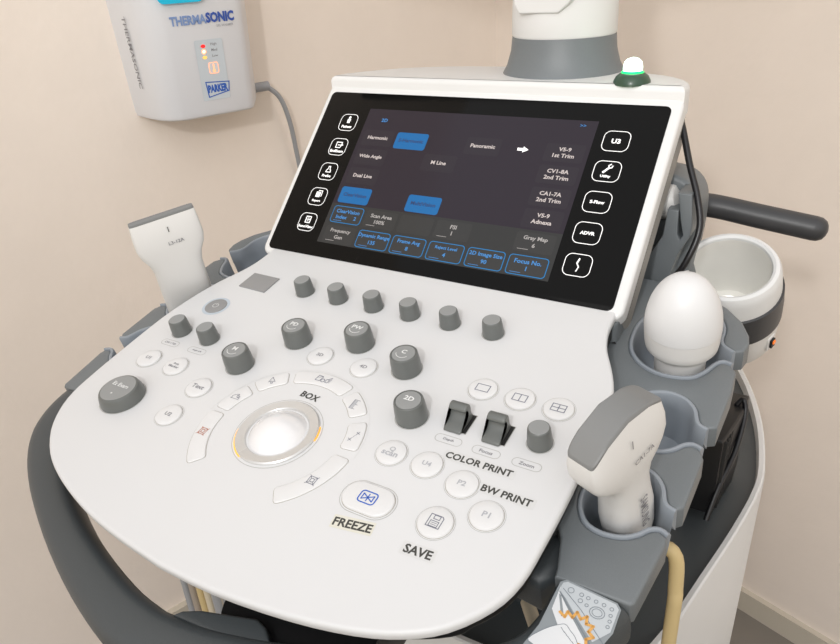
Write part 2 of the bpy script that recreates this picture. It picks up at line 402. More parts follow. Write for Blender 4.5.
for a0, a1, ic, ia in ((180.5, 229, 'target', 201), (151, 176.5, 'hand', 163), (121, 146, 'pointer', 133), (66, 116, 'body', 91), (37, 61.5, 'ruler', 49), (5.5, 30, 'caliper', 17), (-53, -1.5, 'target', -27)):
    m = MB(); ap = arcpoly(47.4, 59.6, a0, a1)
    m.flat(inset(ap, -.3), .12, 'hairline_warm'); m.prism(ap, 0, .9, 'button_white', bt=.8)
    rr = 53.4; m.X = T(rr * math.cos(math.radians(ia)), rr * math.sin(math.radians(ia)), 0) @ RZ(-22 if ic == 'caliper' else 0)
    icon(m, ic, 1.05, .85, 'ink_red' if (ic == 'target' and ia > 100) else 'ink_grey', 1.25 if ic in ('target', 'pointer', 'body') else 1.0)
    sub('arc_key', m, MP)
# stickers with words
def sticker(t, x, y, w, h, tw, back=None, rot=0, bold=.02, name='word_sticker'):
    m = MB()
    if back: m.flat(rrect(w, h, .6), .12, back)
    m.text(t, 0, 0, .2, 'ink_dark', w=tw, bold=bold)
    sub(name, m, MP @ T(x, y, 0) @ RZ(rot), label='printed word sticker reading %s' % t)
sticker('COLOR PRINT', 134, 25.7, 46, 7.5, 43, 'label_edge', 1)
sticker('BW PRINT', 158.5, 11.0, 34, 7, 30.5, 'label_edge', 0)
sticker('SAVE', 131.2, -40.6, 20, 8, 16.5, 'label_edge', 4)
sticker('FREEZE', 88.6, -40.6, 26, 8.8, 24, 'label_clear', 9)
sticker('BOX', -.4, 36.2, 17, 6, 15.5, None, -4)

# ---- touchscreen
m = MB()
face = rrect(344, 190, 9, 6, 166, 89)
m.prism(face, -13, 0, 'shell_white', bt=3)
m.prism(inset(face, 1.2), -34, -13, 'grey_side')
# crown of the housing, curving back behind the screen
m.X = MS.inverted() @ MW
crown = smooth([(167, 316), (167.5, 330), (161, 350), (138, 374), (95, 390), (35, 401), (-30, 405), (-85, 399), (-130, 381), (-160, 353), (-175, 330), (-175, 316)], 3, False)
m.prism(crown, 150, 172, 'shell_white', bt=5); m.prism(inset(crown, 14), 60, 150, 'grey_side')
m.X = Matrix.Identity(4)
for i in range(62):                                     # vent dots down the right side
    m.X = T(336.95, 4 + i * 2.85, -19) @ RY(90); m.flat(circ(.55, 8), .0, 'black_gap')
m.X = Matrix.Identity(4)
HS = m.build('touchscreen_housing', US, MS, 38)
m = MB(); m.prism(rrect(330, 173.7, 5, 5, 165, 86.85), .05, .8, 'glass_black', bt=.5); sub('glass_panel', m, MS, HS)
m = MB()
Z = 1.0
def R4(x0, y0, x1, y1): return [(x0, y0), (x1, y0), (x1, y1), (x0, y1)]
m.flat(R4(53, 54.4, 276.8, 156.3), Z, 'screen_bg'); m.flat(R4(53, 14, 276.8, 54.4), Z, 'screen_low')
XS = [57.5, 94, 130.2, 166.6, 203.2, 239.8]
def tile(i, y0, kind, lines, mt='text_pale', al='c', w=33.4, h=17):
    x0 = XS[i]; cx, cy = x0 + w / 2, y0 + h / 2
    if kind == 'line': m.flat(rrect(w, h, 3, 4, cx, cy), Z + .08, 'tile_line_blue'); m.flat(rrect(w - 1.3, h - 1.3, 2.5, 4, cx, cy), Z + .14, 'tile_grey')
    elif kind: m.flat(rrect(w, h, 2.4, 4, cx, cy), Z + .08, kind)
    n = len(lines)
    for k, t in enumerate(lines):
        hh = 3.7
        m.text(t, cx, cy + (n - 1) * 2.9 - k * 5.8 + .4, Z + .22, mt, h=hh if not any(c in t for c in 'gyp') else 4.5, bold=.016)
    if kind in ('tile_grey', 'line') and len(lines) == 2 and mt != 'text_none':
        m.band([(x0 + 4, y0 + 2.2), (x0 + 13, y0 + 2.2)], .4, Z + .2, 'text_grey' if kind == 'tile_grey' else mt, False)
tile(0, 135.5, None, ['2D'], 'text_blue')
tile(0, 116.5, 'tile_dark', ['Harmonic']); tile(1, 116, 'tile_blue', ['S-Harmonic'], 'text_navy', h=17)
tile(0, 96, 'tile_dark', ['Wide Angle']); tile(2, 96.5, 'tile_dark', ['M Line']); tile(0, 75.8, 'tile_dark', ['Dual Live'])
tile(0, 55.6, 'tile_blue', ['ClearVision'], 'text_navy', h=16.5); tile(2, 55.6, 'tile_blue', ['MultiVision'], 'text_navy', h=16.5)
tile(3, 116.5, 'tile_dark', ['Panoramic'])
m.flat([(215.5, 124), (220.6, 124), (220.6, 122.4), (225.6, 125.3), (220.6, 128.2), (220.6, 126.6), (215.5, 126.6)], Z + .22, 'ink_white')
for y0, l in ((116.5, ['V5-9', '1st Trim']), (96.2, ['CV1-8A', '2nd Trim']), (75.6, ['CA1-7A', '2nd Trim']), (56.0, ['V5-9', 'Adnexa'])): tile(5, y0, 'tile_grey' if 0 else 'tile_dark', l)
tile(0, 35.2, 'line', ['ClearVision', 'Index     2'], 'text_blue'); tile(1, 35.2, 'tile_grey', ['Scan Area', '100%'], 'text_grey'); tile(2, 35.2, 'tile_grey', [' .'], 'tile_grey')
tile(3, 35.2, 'tile_grey', ['FSI', '1'], 'text_grey'); tile(5, 35.2, 'tile_grey', ['Gray Map', '6'], 'text_grey')
tile(0, 15.2, 'tile_grey', ['Frequency', 'Gen'], 'text_grey')
for i, l in ((1, ['Dynamic Range', '135']), (2, ['Frame Avg', '8']), (3, ['Reject Level', '4']), (4, ['2D Image Size', '90']), (5, ['Focus No.', '1'])): tile(i, 15.2, 'line', l, 'text_blue')
m.text('>>', 265, 151.5, Z + .22, 'text_blue', h=2.2)
sub('display', m, MS, HS, label='dark touch display with blue soft keys')
def tkey(x, y, t, ic=None, w=22.5):
    m = MB(); m.band(rrect(w, 18, 5.2, 6), .55, .98, 'ink_white')
    if t: m.text(t, 0, -4.6 if ic else 0, 1.0, 'ink_white', h=2.9 if ic or len(t) > 3 else 4.4, bold=.03)
    L = lambda p, ww=.8, c=False: m.band(p, ww, 1.0, 'ink_white', c)
    if ic == 'person': m.flat(circ(1.3, 12, 0, 5.6), 1.0, 'ink_white'); m.flat([(-1.6, -.6), (1.6, -.6), (1.9, 3.6), (.8, 4.2), (-.8, 4.2), (-1.9, 3.6)], 1.0, 'ink_white')
    if ic == 'end': L([(-3, -.8), (2, -.8), (3, 1.5), (3, 5), (-3, 5)], .9, True); L([(-1, 2), (4.5, 2), (2.8, 4)], .9)
    if ic == 'probe': L([(-2.6, -.6), (2.6, -.6), (2.2, 1.6), (1.2, 2.4), (.8, 5.4), (-.8, 5.4), (-1.2, 2.4), (-2.2, 1.6)], .9, True)
    if ic == 'report': m.flat(R4(-3, -.6, 2, 5), 1.0, 'ink_white'); L([(-1, 6.2), (3.4, 6.2), (3.4, .5)], .8)
    if ic == 'storage': L(R4(-2.6, -.6, 2.6, 5.6), .9, True); L([(-2.6, 2.6), (2.6, 2.6)], .8); L([(-.8, 4), (.8, 4)], .6); L([(-.8, 1), (.8, 1)], .6)
    if ic == 'wrench': L([(-2.6, -1), (1.0, 3.2)], 1.8); L([(1, 3), (.4, 5.2), (2, 6.4)], 1.0); L([(1, 3), (3, 3.4), (3.6, 5)], 1.0)
    if ic == 'wave': L([(.2, 5.4), (-.9, 1.6), (1.2, -1.4), (.2, -5)], .9); L([(.6, 5.2), (-.3, 1.5)], .6)
    sub('touch_key', m, MS @ T(x, y, 0), HS)
for (y, t, ic) in ((139.6, 'Patient', 'person'), (112.4, 'EndExam', 'end'), (85.3, 'Probe', 'probe'), (58.3, 'Report', 'report'), (31.4, 'SonoView', 'storage')): tkey(33.6, y, t, ic, 19)
for (y, t, ic) in ((139.4, 'U3', None), (112.2, 'Utility', 'wrench'), (85, 'S-Flow', None), (58.2, 'ADVR', None), (31.2, None, 'wave')): tkey(295.1, y, t, ic, 21)
# hinge block under the screen edge
m = MB(); m.prism(rrect(330, 40, 6, 4, 0, 205), -30, -7, 'grey_frame', bt=2); m.build('screen_hinge', US, MP)
# status lamp
LX, LY, LZ = 122, 329, 171
LP = m = MB(); m.rev([(14.8, 0), (14.6, 2.5), (12.8, 6), (9.5, 8.6), (6, 9)], 'dome_green_spill', cap0=False)
LB_ = m.build('status_lamp', US, MW @ T(LX, LY, LZ))
m = MB(); m.rev([(7.4, 7.6), (9.0, 8.8), (7.6, 10.2)], 'lamp_glow_ring', cap0=False)
sub('lamp_glow_ring', m, MW @ T(LX, LY, LZ), LB_, 'green ring standing in for the glow around the bulb')
m = MB(); m.rev([(6.6, 5), (7.4, 8), (7.6, 13), (6.8, 16.8), (4.4, 19.2), (1, 20.2)], 'lamp_green', 24, cap0=False)
sub('lamp_bulb', m, MW @ T(LX, LY, LZ), LB_, 'brightly lit pale green bulb')

# ---- arm column and monitor
CX, CY = 42, 385
m = MB(); m.X = T(CX, CY, 0)
m.rev([(74, 150), (66, 158), (57, 168), (51, 179), (47.5, 191), (46.3, 203)], 'grey_frame', 48)
COLM = m.build('arm_base', US, MW)
m = MB(); m.X = T(CX, CY, 0)
m.rev([(45.6, 203), (46.6, 205), (46.4, 226), (45, 262), (42, 280), (28, 282)], 'shell_white', 48)
m.X = T(CX, CY, 0) @ RX(90)
m.prism([(-30, 300), (-28, 232), (-23, 224), (12, 224), (22, 232), (40, 262), (44, 300)], 38, 48.5, 'shell_white', bt=1.5)
m.X = T(CX, CY, 0)
m.prism(rrect(66, 56, 14, 5, 0, 5), 275, 520, 'shell_white', bt=4)
m.build('monitor_arm', US, MW)
m = MB(); mp = rrect(570, 320, 14, 5, 0, 160)
m.X = T(-10, 352, 355) @ RX(90)
m.prism(mp, 0, 38, 'grey_frame', bt=5, bb=5); m.prism(inset(mp, 18), 37, 39, 'glass_black', bt=.5)
m.build('monitor', US, MW)

# ---- probe holders (right, mirrored left)
cup3 = [(240, 37), (235.5, 39), (231, 37), (226, 31), (218, 26), (206, 24.5), (195, 29), (188, 42), (188, 60), (195, 75), (209, 81.5), (222, 79), (230, 71), (233.5, 62), (236, 58.5), (240.5, 57)]
cup2 = [(x + 2, y + 68.5) for x, y in cup3]
cup1 = [(243, 189), (238, 190.5), (234, 186), (229, 175), (221, 166.5), (204, 163.5), (188, 169), (176, 182), (171.5, 200), (173, 222), (186, 243), (206, 250), (224, 243), (232, 229), (233, 215), (236, 209), (243, 204.5)]
def edge(y0, y1, x0, x1, r=3.5):
    return [(x0 - 2.0, y0), (x0 + .6, y0 + 2.2), (x1 + .6, y1 - 2.2), (x1 - 2.0, y1)]
def holder_outline():
    p = [(150, 40), (176, 32), (188, 14), (193, -4), (194, -10), (234, -10), (236, -8)]
    p += [(241, 33)]; p += smooth(cup3, 3, False)
    p += [(243.6, 60), (245, 100)]; p += smooth(cup2, 3, False)
    p += [(247, 128), (248.5, 165), (247.5, 184)]; p += smooth(cup1, 3, False)
    p += [(248, 207), (250, 216), (248, 226), (241, 240), (228, 254), (208, 266), (190, 274), (150, 276)]
    return p
def flip(p): return [(-x, y) for x, y in p[::-1]]
def cupwall(m, cup, h1, h0, th=3.2, floor=-80):
    c = smooth(cup, 3, False)
    # liner: inner offset curve, standing slightly proud of the holder top
    n = len(c); nor = []
    for i in range(n):
        a, b = Vector(c[max(i - 1, 0)]), Vector(c[min(i + 1, n - 1)]); t = (b - a).normalized(); nor.append(Vector((-t.y, t.x)))
    cen = Vector((sum(p[0] for p in c) / n, sum(p[1] for p in c) / n))
    if sum((nor[i].dot(cen - Vector(c[i])) for i in range(n))) < 0: nor = [-q for q in nor]
    off = lambda d: [(c[i][0] + nor[i].x * d, c[i][1] + nor[i].y * d) for i in range(n)]
    prof = [(-.1, h0), (-.1, h1 - .3), (.4, h1 + .6), (1.3, h1 + .9), (2.4, h1 + .5), (th, h1 - .8)]
    R = [[(x, y, z) for x, y in off(d)] for d, z in prof]
    cen = Vector((min(p[0] for p in c) + max(p[0] for p in c[n // 4:-n // 4]), min(p[1] for p in c) + max(p[1] for p in c))) / 2
    base = off(th)
    R += [[(x + (cen.x - x) * f_, y + (cen.y - y) * f_, z) for x, y in base] for f_, z in ((.02, h1 - 12), (.07, floor + 18), (.18, floor + 6), (.4, floor + 1), (.7, floor))]
    m.rings(R, 'grey_liner', False, False, closed=False)
    last = R[-1]; m.add(last, [list(range(n))], 'grey_liner')
    for e in (0, -1):                                    # close the two lips
        m.add([r[e] for r in R[:7]], [list(range(7))], 'grey_liner')
for side in (1, -1):
    f = (lambda p: p) if side == 1 else flip
    m = MB(); ol = f(holder_outline())
    m.prism(ol, -43, -25, 'grey_frame', bt=2.0, bb=1.5)
    Hd = m.build('probe_holder', US, MP, 40)
    Hd['label'] = 'grey probe holder along the %s side' % ('right' if side == 1 else 'left')
    for cup in (cup3, cup2, cup1):
        m = MB(); cupwall(m, f(cup), -25, -44, floor=-74 if cup is not cup2 else -66)
        sub('holder_cup', m, MP, Hd)
# ---- front handle ring
ho = [(236.5, -11), (235.5, -22), (231.5, -36), (222, -53), (205, -70), (180, -87), (149, -103), (109, -120.5), (68, -135), (30, -145), (0, -148)]
hi = [(193, -11), (192.5, -22), (190.5, -34), (185, -47), (174, -58), (156, -69), (130, -82), (96, -95), (58, -106), (26, -113), (0, -115.5)]
hO = smooth(ho, 3, False); hI = smooth(hi, 3, False)
m = MB()
hR = smooth([(235.5, -11), (232.5, -20), (226, -35), (214, -52), (197, -69), (173, -85), (143, -101), (106, -119), (68, -134), (30, -145), (0, -148)], 3, False)
full = [(o, q) for o, q in zip(hR, hI)] + [((-o[0], o[1]), (-q[0], q[1])) for o, q in list(zip(hO, hI))[::-1]][1:]
RR = []
for o_, i_ in full:
    o_, i_ = Vector(o_), Vector(i_); c_ = (o_ + i_) / 2; h_ = (o_ - i_) / 2; sec_ = []
    for k_ in range(28):
        a_ = 2 * PI * k_ / 28; ca, sa = math.cos(a_), math.sin(a_)
        u_ = math.copysign(abs(ca) ** .62, ca); v_ = math.copysign(abs(sa) ** .62, sa)
        p_ = c_ + h_ * u_; sec_.append((p_.x, p_.y, -46 + 20.5 * v_))
    RR.append(sec_)
m.rings(RR, 'grey_dark')
RG = m.build('wraparound_handle', US, MP, 50)
RG['label'] = 'dark grey wraparound handle at the front'
m = MB(); m.prism([(8, -118), (12, -113), (22, -108), (56, -98), (64, -100), (80, -112)], -40, -29, 'grey_dark', bt=2, bb=2)
m.prism(rrect(96, 110, 20, 5, 72, -55), -75, -38, 'black_plastic', bb=6)
m.build('console_bracket', US, MP)
for s_ in (1, -1):                                       # arms joining handle to the chassis
    m = MB(); m.prism([(s_ * 150, 24), (s_ * 192, 24), (s_ * 196, 2), (s_ * 186, -12), (s_ * 165, -10)][::s_], -64, -34, 'grey_dark', bt=8, bb=4); m.build('handle_joint', US, MP)
# warning decal on the right of the handle
m = MB(); z = 0
dec = [(197.5, -14.5), (200, -12.2), (226.5, -14.3), (229, -17), (229.2, -30), (226, -40), (216, -52), (196, -66), (191, -62), (196.5, -40)]
m.flat(dec, 0, 'decal_grey')
m.flat([(199, -14.5), (201, -13.2), (226, -15.2), (228, -17.4), (228, -30), (222, -38), (212, -30), (203, -22), (198.5, -19)], .12, 'decal_pale')
m.flat([(198.5, -16), (199, -20), (210, -31), (222, -42), (215, -50), (204, -36), (199, -30)], .18, 'decal_white')
m.band([(199.5, -20), (210, -29.5), (223, -41)], .5, .26, 'decal_line', False); m.band([(200.2, -17.5), (212, -25), (227, -37)], .35, .26, 'decal_line', False)
m.flat([(199.2, -21), (200.6, -21.5), (205.5, -31), (204.5, -32)], .24, 'decal_grey')
for x, y, r in ((204, -17, 1.5), (209.5, -17.2, 1), (213, -17.6, .9), (217, -17.8, .9), (221, -18, .9), (225, -18.6, .9), (210, -20.5, 1.1), (213.5, -21.5, .8), (225.5, -22, .8), (226, -25, .8), (226, -28, .8)): m.band(circ(r, 12, x, y), .3, .26, 'decal_line')
m.band(circ(3.6, 20, 219.3, -23.2, 3.0), .35, .26, 'decal_line'); m.band(circ(2.4, 20, 219.3, -23.2, 2.0), .3, .26, 'decal_line')
hand_ = smooth([(194.5, -49), (200, -41), (205, -36.5), (208, -35), (211, -37), (214, -39), (217, -43), (217, -46.5), (213, -46.5), (210, -45), (211, -49), (208, -54), (204, -56), (199, -51)], 3)
m.flat(hand_, .3, 'decal_white'); m.band(hand_, .3, .34, 'decal_line')
for i in range(4): m.band([(206.5 + i * 2.3, -37.2 - i * 1.5), (208.8 + i * 2.1, -39.0 - i * 1.3)], .3, .36, 'decal_line', False)
zz = [(203.2, -30), (206.2, -31.6), (206.6, -28.4), (209.6, -30.4), (210.8, -26.8), (213.4, -29.6), (215.8, -27), (216.6, -30.8), (220, -30.6), (218.8, -34), (221.8, -35.8), (219, -38), (220.2, -41.6), (216.8, -41.8), (216.4, -45.6), (213.6, -44.0)]
m.band(zz, 1.4, .4, 'decal_orange', False)
m.flat(circ(5.4, 28, 197.4, -57.5), .4, 'decal_blue'); m.band([(195.8, -60), (197.4, -55), (199, -60)], 1.1, .46, 'decal_white', False)
sub('warning_decal', m, MP @ T(-9.5, 3.6, -25.3) @ Matrix.Diagonal((1.05, 1.05, 1, 1)), RG, 'pictogram decal of a hand and an orange starburst')

# ---- rear bracket, rear handle
m = MB(); m.X = RX(90)
hull = [(120, -40), (182, -20), (185, 20), (188, 50), (188, 76), (184, 90), (175, 99), (162, 103), (140, 103), (120, 90)]
m.prism(smooth(hull, 3), -360, -318, 'grey_frame', bt=5, bb=5)
m.build('handle_bracket', US, MW, 40)
m = MB(); m.X = RX(90)                                  # cable hook with a slot
hk = [(140, -20), (176, 6), (176, 28), (180, 45), (188, 62), (188.5, 72), (185.5, 96), (175, 96), (176, 92), (179.5, 73), (182.5, 62), (180.5, 58), (178, 62), (177.6, 70), (177.2, 82), (168.5, 82), (167, 60), (158, 42), (144, 30)]
m.prism(hk, -322, -292, 'grey_frame', bt=1, bb=1)
m.build('cable_hook', US, MW, 40)
m = MB(); m.rev([(14, -60), (14, 8), (12, 13), (6, 15.5)], 'warm_white', 28)
m.build('hinge_cap', US, MW @ T(158, 316, 80) @ RY(75))
m = MB()
m.prism([(120, 265), (182, 262), (200, 285), (196, 340), (120, 345)], -60, 8, 'grey_frame', bt=4)
m.build('accessory_tray', US, MW)
m = MB()
P = smooth([(150, 370, 60), (168, 392, 57), (190, 400, 54), (225, 400, 49.5), (262, 400, 45), (270, 400, 44)], 4, False)
m.tube(P, [10.8] * len(P), 'bar_dark', 20, False)
m.X = T(270, 400, 44) @ RY(97); m.rev([(10.8, -1), (10.3, 4), (8, 8.0), (4.6, 10.0), (1, 10.8)], 'bar_dark', 20, cap0=False)
m.build('push_handle', US, MW, 50)
m = MB(); m.tube(smooth([(160, 332, 150), (167, 324, 138), (178, 310, 114), (189, 298, 92), (195, 288, 70), (190, 278, 46), (180, 276, 26), (172, 276, 8)], 5, False), 2.6, 'cable_black')
m.build('screen_cable', US, MW)

# ---- gel warmer cup hanging at the back right
GX = MW @ T(216, 331, 26) @ RX(27) @ Matrix.Scale(1.11, 4)
GW = empty('gel_warmer', GX @ T(0, 0, -86) @ Matrix.Scale(1000, 4), 'open white cylindrical gel warmer with dark band and metal lining, hung beside the probe holder', 'gel warmer')
WM[GW.name] = GW.matrix_basis.copy()
m = MB(); m.rev([(30, -88), (34, -86), (37, -80), (38.6, -64), (39.2, -50)], 'warm_white', 56, cap1=False)
m.rev([(37.6, -21), (36.6, -8), (35.6, -2.6), (34, .2), (31.5, 1), (29.6, -.2), (29.0, -3)], 'shell_white', 56, cap0=False, cap1=False)
m.build('body', GW, GX)
m = MB(); m.rev([(39.0, -51), (40.0, -50), (40.0, -36), (39.2, -21.8), (37.4, -21)], 'bar_dark', 56, cap0=False, cap1=False); m.build('band', GW, GX)
m = MB(); m.rev([(29.0, -2), (28.6, -8), (28.4, -56), (26, -60), (1, -60)], 'metal_inner', 56, cap0=False, cap1=True)
m.rev([(20, -59.6), (19, -58), (17, -59.6)], 'metal_inner', 40, cap0=False, cap1=False); m.build('lining', GW, GX)
m = MB(); m.X = RZ(-22) @ T(38.3, 0, -66) @ RY(90) @ RZ(90); m.prism(rrect(10, 16, 3, 4), -1, 1.2, 'warm_white', bt=.5); m.prism(rrect(5, 10, 1, 3), 1, 3, 'black_plastic', bt=.5); m.prism(rrect(3, 4, 1, 3, 0, 2), 3, 3.8, 'orange_switch'); m.build('switch', GW, GX)

# ---- cart body
rr = [(205, 600), (236, 530), (258, 460), (270, 395), (273, 345), (264, 275), (251, 205), (238, 139), (222, 95), (196, 68), (150, 56), (0, 52)]
half_b = smooth(rr, 3, False)
bo = half_b + [(-x, y) for x, y in half_b[::-1]][1:]
m = MB()
R = [[(x, y, z) for x, y in inset(bo, d)] for d, z in ((0, -840), (0, -205), (.8, -201), (2.5, -200), (6.5, -201), (7.2, -205), (7.4, -214))]
m.rings(R, 'shell_white', True, False)
BD = m.build('cart_body', US, MW, 40); BD['label'] = 'white curved cart body'
m = MB(); m.flat(inset(bo, 7.2), -212, 'grey_dark'); m.prism([(-170, 120), (170, 120), (185, 260), (185, 480), (-185, 480), (-185, 260)], -212, -196, 'grey_dark', bt=6)
sub('cart_top', m, MW, BD, 'dark grey recessed top of the cart')
m = MB(); m.prism(rrect(190, 260, 40, 6, 0, 215), -200, -40, 'black_plastic', bt=5); m.build('keyboard_column', US, MW)
m = MB(); m.prism(rrect(520, 480, 90, 8, 0, 330), -905, -838, 'grey_dark', bt=15); m.build('wheel_base', US, MW)
def caster(x, y):
    m = MB(); m.X = T(x, y, -905) @ RY(90); m.rev([(38, -12), (44, -9), (44.5, 0), (44, 9), (38, 12)], 'black_plastic', 32); w = m.build('caster_wheel', US, MW)
    m = MB(); m.X = T(x, y, 0); m.prism(rrect(34, 60, 10, 4), -880, -850, 'grey_frame', bt=4); sub('fork', m, MW, w)
for x in (-210, 210):
    for y in (140, 520): caster(x, y)
# black probe connector under the holder
m = MB(); m.prism([(206, 285), (238, 285), (246, 340), (246, 372), (206, 372)], -200, -118, 'black_plastic', bt=3)
for i in range(11): m.X = T(242 + i * .28 - 5, 292 + i * 6.5, 0); m.prism(rrect(9, 3, .8, 2), -196, -122, 'black_gap', bt=.5)
m.X = Matrix.Identity(4)
m.build('probe_connector', US, MW, 40)
m = MB(); m.tube(smooth([(238, 350, -118), (243, 352, -112), (247, 345, -125), (246, 320, -150), (240, 290, -170), (236, 270, -196)], 4, False), 2.5, 'cable_black'); m.build('connector_cable', US, MW)

# ================================================================== PROBES
def probe_root(name, X, label): 
    o = empty(name, X @ Matrix.Scale(1000, 4), label, 'ultrasound probe'); return o
# convex
PX = MP @ T(213, 52, -27) @ RZ(70) @ RY(-8)
PC = probe_root('convex_probe', PX, 'white curved ultrasound probe with grey lens, standing in the front cup of the right holder')
m = MB()
m.loft([(-38, 8, 8, 2.2), (-34, 12, 10.5, 2.4), (-20, 16.5, 12, 2.6), (0, 17, 12, 2.8), (14, 15.5, 11.5, 2.8), (26, 15, 11, 3), (36, 18, 11.4, 3.2, 0), (43, 24, 12.0, 4, 0, 0, 1), (50, 27.4, 12.4, 5, -1, 0, 2.5), (59, 29.4, 12.4, 6, -1, 0, 5), (70, 29.6, 11.4, 7, -1, 0, 8), (81, 28.8, 9.3, 8, -1, 0, 10.5), (82.5, 28.5, 9.0, 8, -1, 0, 11)], 'warm_white', 64)
BODY = m.build('body', PC, PX, 45)
m = MB(); m.loft([(80.5, 28.7, 9.2, 9, -1, 0, 10.5), (83.3, 28.5, 9.1, 9, -1, 0, 11), (84.3, 27.7, 8.2, 8, -1, 0, 11)], 'grey_lens', 64)
m.build('lens', PC, PX, 45)['label'] = 'grey curved rubber lens'
m = MB(); m.X = RX(90)
m.text('SAMSUNG', 1, 4, 12.7, 'ink_mid', w=28, h=6.4, bold=.0, rot=-90)
m.build('brand_text', PC, PX); m = MB(); m.X = RX(90)
m.text('CA1-7A', 4, 54, 13.4, 'ink_mid', w=16, h=3.6, rot=0)
m.build('model_text', PC, PX); m = MB(); m.X = RX(90)
m.band([(-3.5, 66), (-3.5, 72)], .7, 12.6, 'ink_mid', False)
m.build('orientation_mark', PC, PX)
m = MB(); P = smooth([tuple((MP @ T(212, 50, -25) @ Vector((0, 0, -38))) * 1000), (220, 62, 884), (232, 74, 892), (241, 77, 886), (244, 75, 862), (245, 73, 830), (246, 69, 600), (246, 69, 350)], 4, False)
m.tube([Vector(p) for p in P], 4.6, 'cable_yellow', 14); m.build('cable', PC, MM)
# volume probe (dome)
PX = MP @ T(209, 191, -25)
PV = probe_root('volume_probe', PX, 'white egg-shaped dome ultrasound probe standing in the rear cup of the right holder')
m = MB(); m.rev([(12, -40), (16.5, -30), (17.5, -5), (18, 1), (18.6, 4), (22.5, 7), (24.2, 9.5), (24.9, 14), (25.4, 24)], 'warm_white', 48, cap1=False); 
m.build('body', PV, PX, 45)
m = MB(); m.rev([(25.5, 24.2)] + [(25.6 * math.cos(a) ** .9, 24.4 + 41 * math.sin(a)) for a in [math.radians(5 + 84.5 * i / 18) for i in range(19)]], 'button_white', 48, cap0=False)
m.build('dome', PV, PX, 60)
m = MB(); P = smooth([tuple((PX @ Vector((0, 0, -38))) * 1000), (212, 205, 870), (216, 215, 820), (214, 230, 780), (212, 250, 765)], 4, False)
m.tube(P, 4.2, 'cable_grey', 14); m.build('cable', PV, MM)
# linear
PX = MP @ T(-209, 116, -25) @ RZ(60) @ RX(12) @ RY(2)
PL = probe_root('linear_probe', PX, 'white flat-headed linear ultrasound probe leaning in the left holder')
m = MB()
m.loft([(-36, 9, 7, 2.2), (-25, 14, 9, 2.4), (0, 21.5, 10, 2.8), (20, 21.5, 10, 2.8), (50, 21, 9.5, 3), (61, 23, 9.2, 3.4), (70, 27, 9, 4), (78, 28.6, 8.6, 4.5), (88, 28.2, 7.4, 5), (98, 27.4, 4.6, 6), (102, 27.0, 2.8, 7), (103, 26.6, 2.4, 7)], 'warm_white', 56)
m.build('body', PL, PX, 45)
m = MB(); m.loft([(102.4, 26.9, 2.7, 8), (104.4, 26.7, 2.6, 8), (105, 26.2, 2.0, 8)], 'grey_lens', 56); m.build('lens', PL, PX, 45)['label'] = 'grey flat lens strip'
m = MB(); m.X = RX(90 - 6); m.text('L3-12A', 4, 79.5, 17.5, 'ink_mid', w=13); m.build('model_text', PL, PX); m = MB(); m.X = RX(90 - 6); m.band([(1, 90), (1, 94.5)], .7, 16.9, 'ink_dark', False)
m.build('orientation_mark', PL, PX)
m = MB(); P = smooth([tuple((PX @ Vector((0, 0, -34))) * 1000), (-222, 122, 880), (-240, 118, 874), (-249, 112, 850), (-248, 108, 780), (-244, 100, 500), (-244, 100, 380)], 4, False)
m.tube(P, 4.2, 'cable_grey', 14); m.build('cable', PL, MM)

# hanging cables seen through the handle opening on the left
cl = ['grey cable hanging behind the front handle, outermost of the bundle', 'brownish cable hanging second in the bundle behind the front handle', 'yellowish cable hanging in the middle of the bundle behind the front handle', 'cream cable hanging fourth in the bundle behind the front handle', 'pale grey cable hanging innermost of the bundle, next to the dark column']
for i, (mt, x) in enumerate((('cable_grey', -214), ('cable_taupe', -203), ('cable_yellow', -191), ('cable_cream', -180), ('cable_grey', -169))):
    m = MB(); m.tube([(x, 38, -80), (x, 38, -250), (x, 38, -500), (x, 38, -900)], 4.0, mt, 12)
    tag(m.build('hanging_cable', None, MW), cl[i], 'cable', 'cables hanging behind the front handle')
for i, (mt, pts, lb) in enumerate((
    ('cable_cream', [(128, 10, -905), (130, -60, -600), (138, -105, -320), (150, -85, -200), (164, -70, -130), (182, -45, -100), (186, 0, -105), (160, 40, -110)], 'cream cable looping in the dark gap between keyboard and decal'),
    ('cable_yellow', [(240, 20, -905), (242, 15, -500), (246, 10, -260), (248, -10, -150), (238, 0, -110), (215, 20, -100), (190, 60, -100)], 'yellowish cable emerging behind the decal corner of the front handle'))):
    m = MB(); m.tube(smooth(pts, 5, False), 4.6, mt, 12); tag(m.build('looped_cable', None, MW), lb, 'cable')

# ================================================================== WALL GEL BOTTLE WARMER
ang = math.degrees(math.atan2(-dL.y, -dL.x))             # along the left wall, towards the corner
base = c0 + dL * 657 + nL * 0
BX = Matrix.Translation((base.x * .001, base.y * .001, HGT)) @ Matrix.Rotation(math.radians(ang), 4, 'Z') @ MM
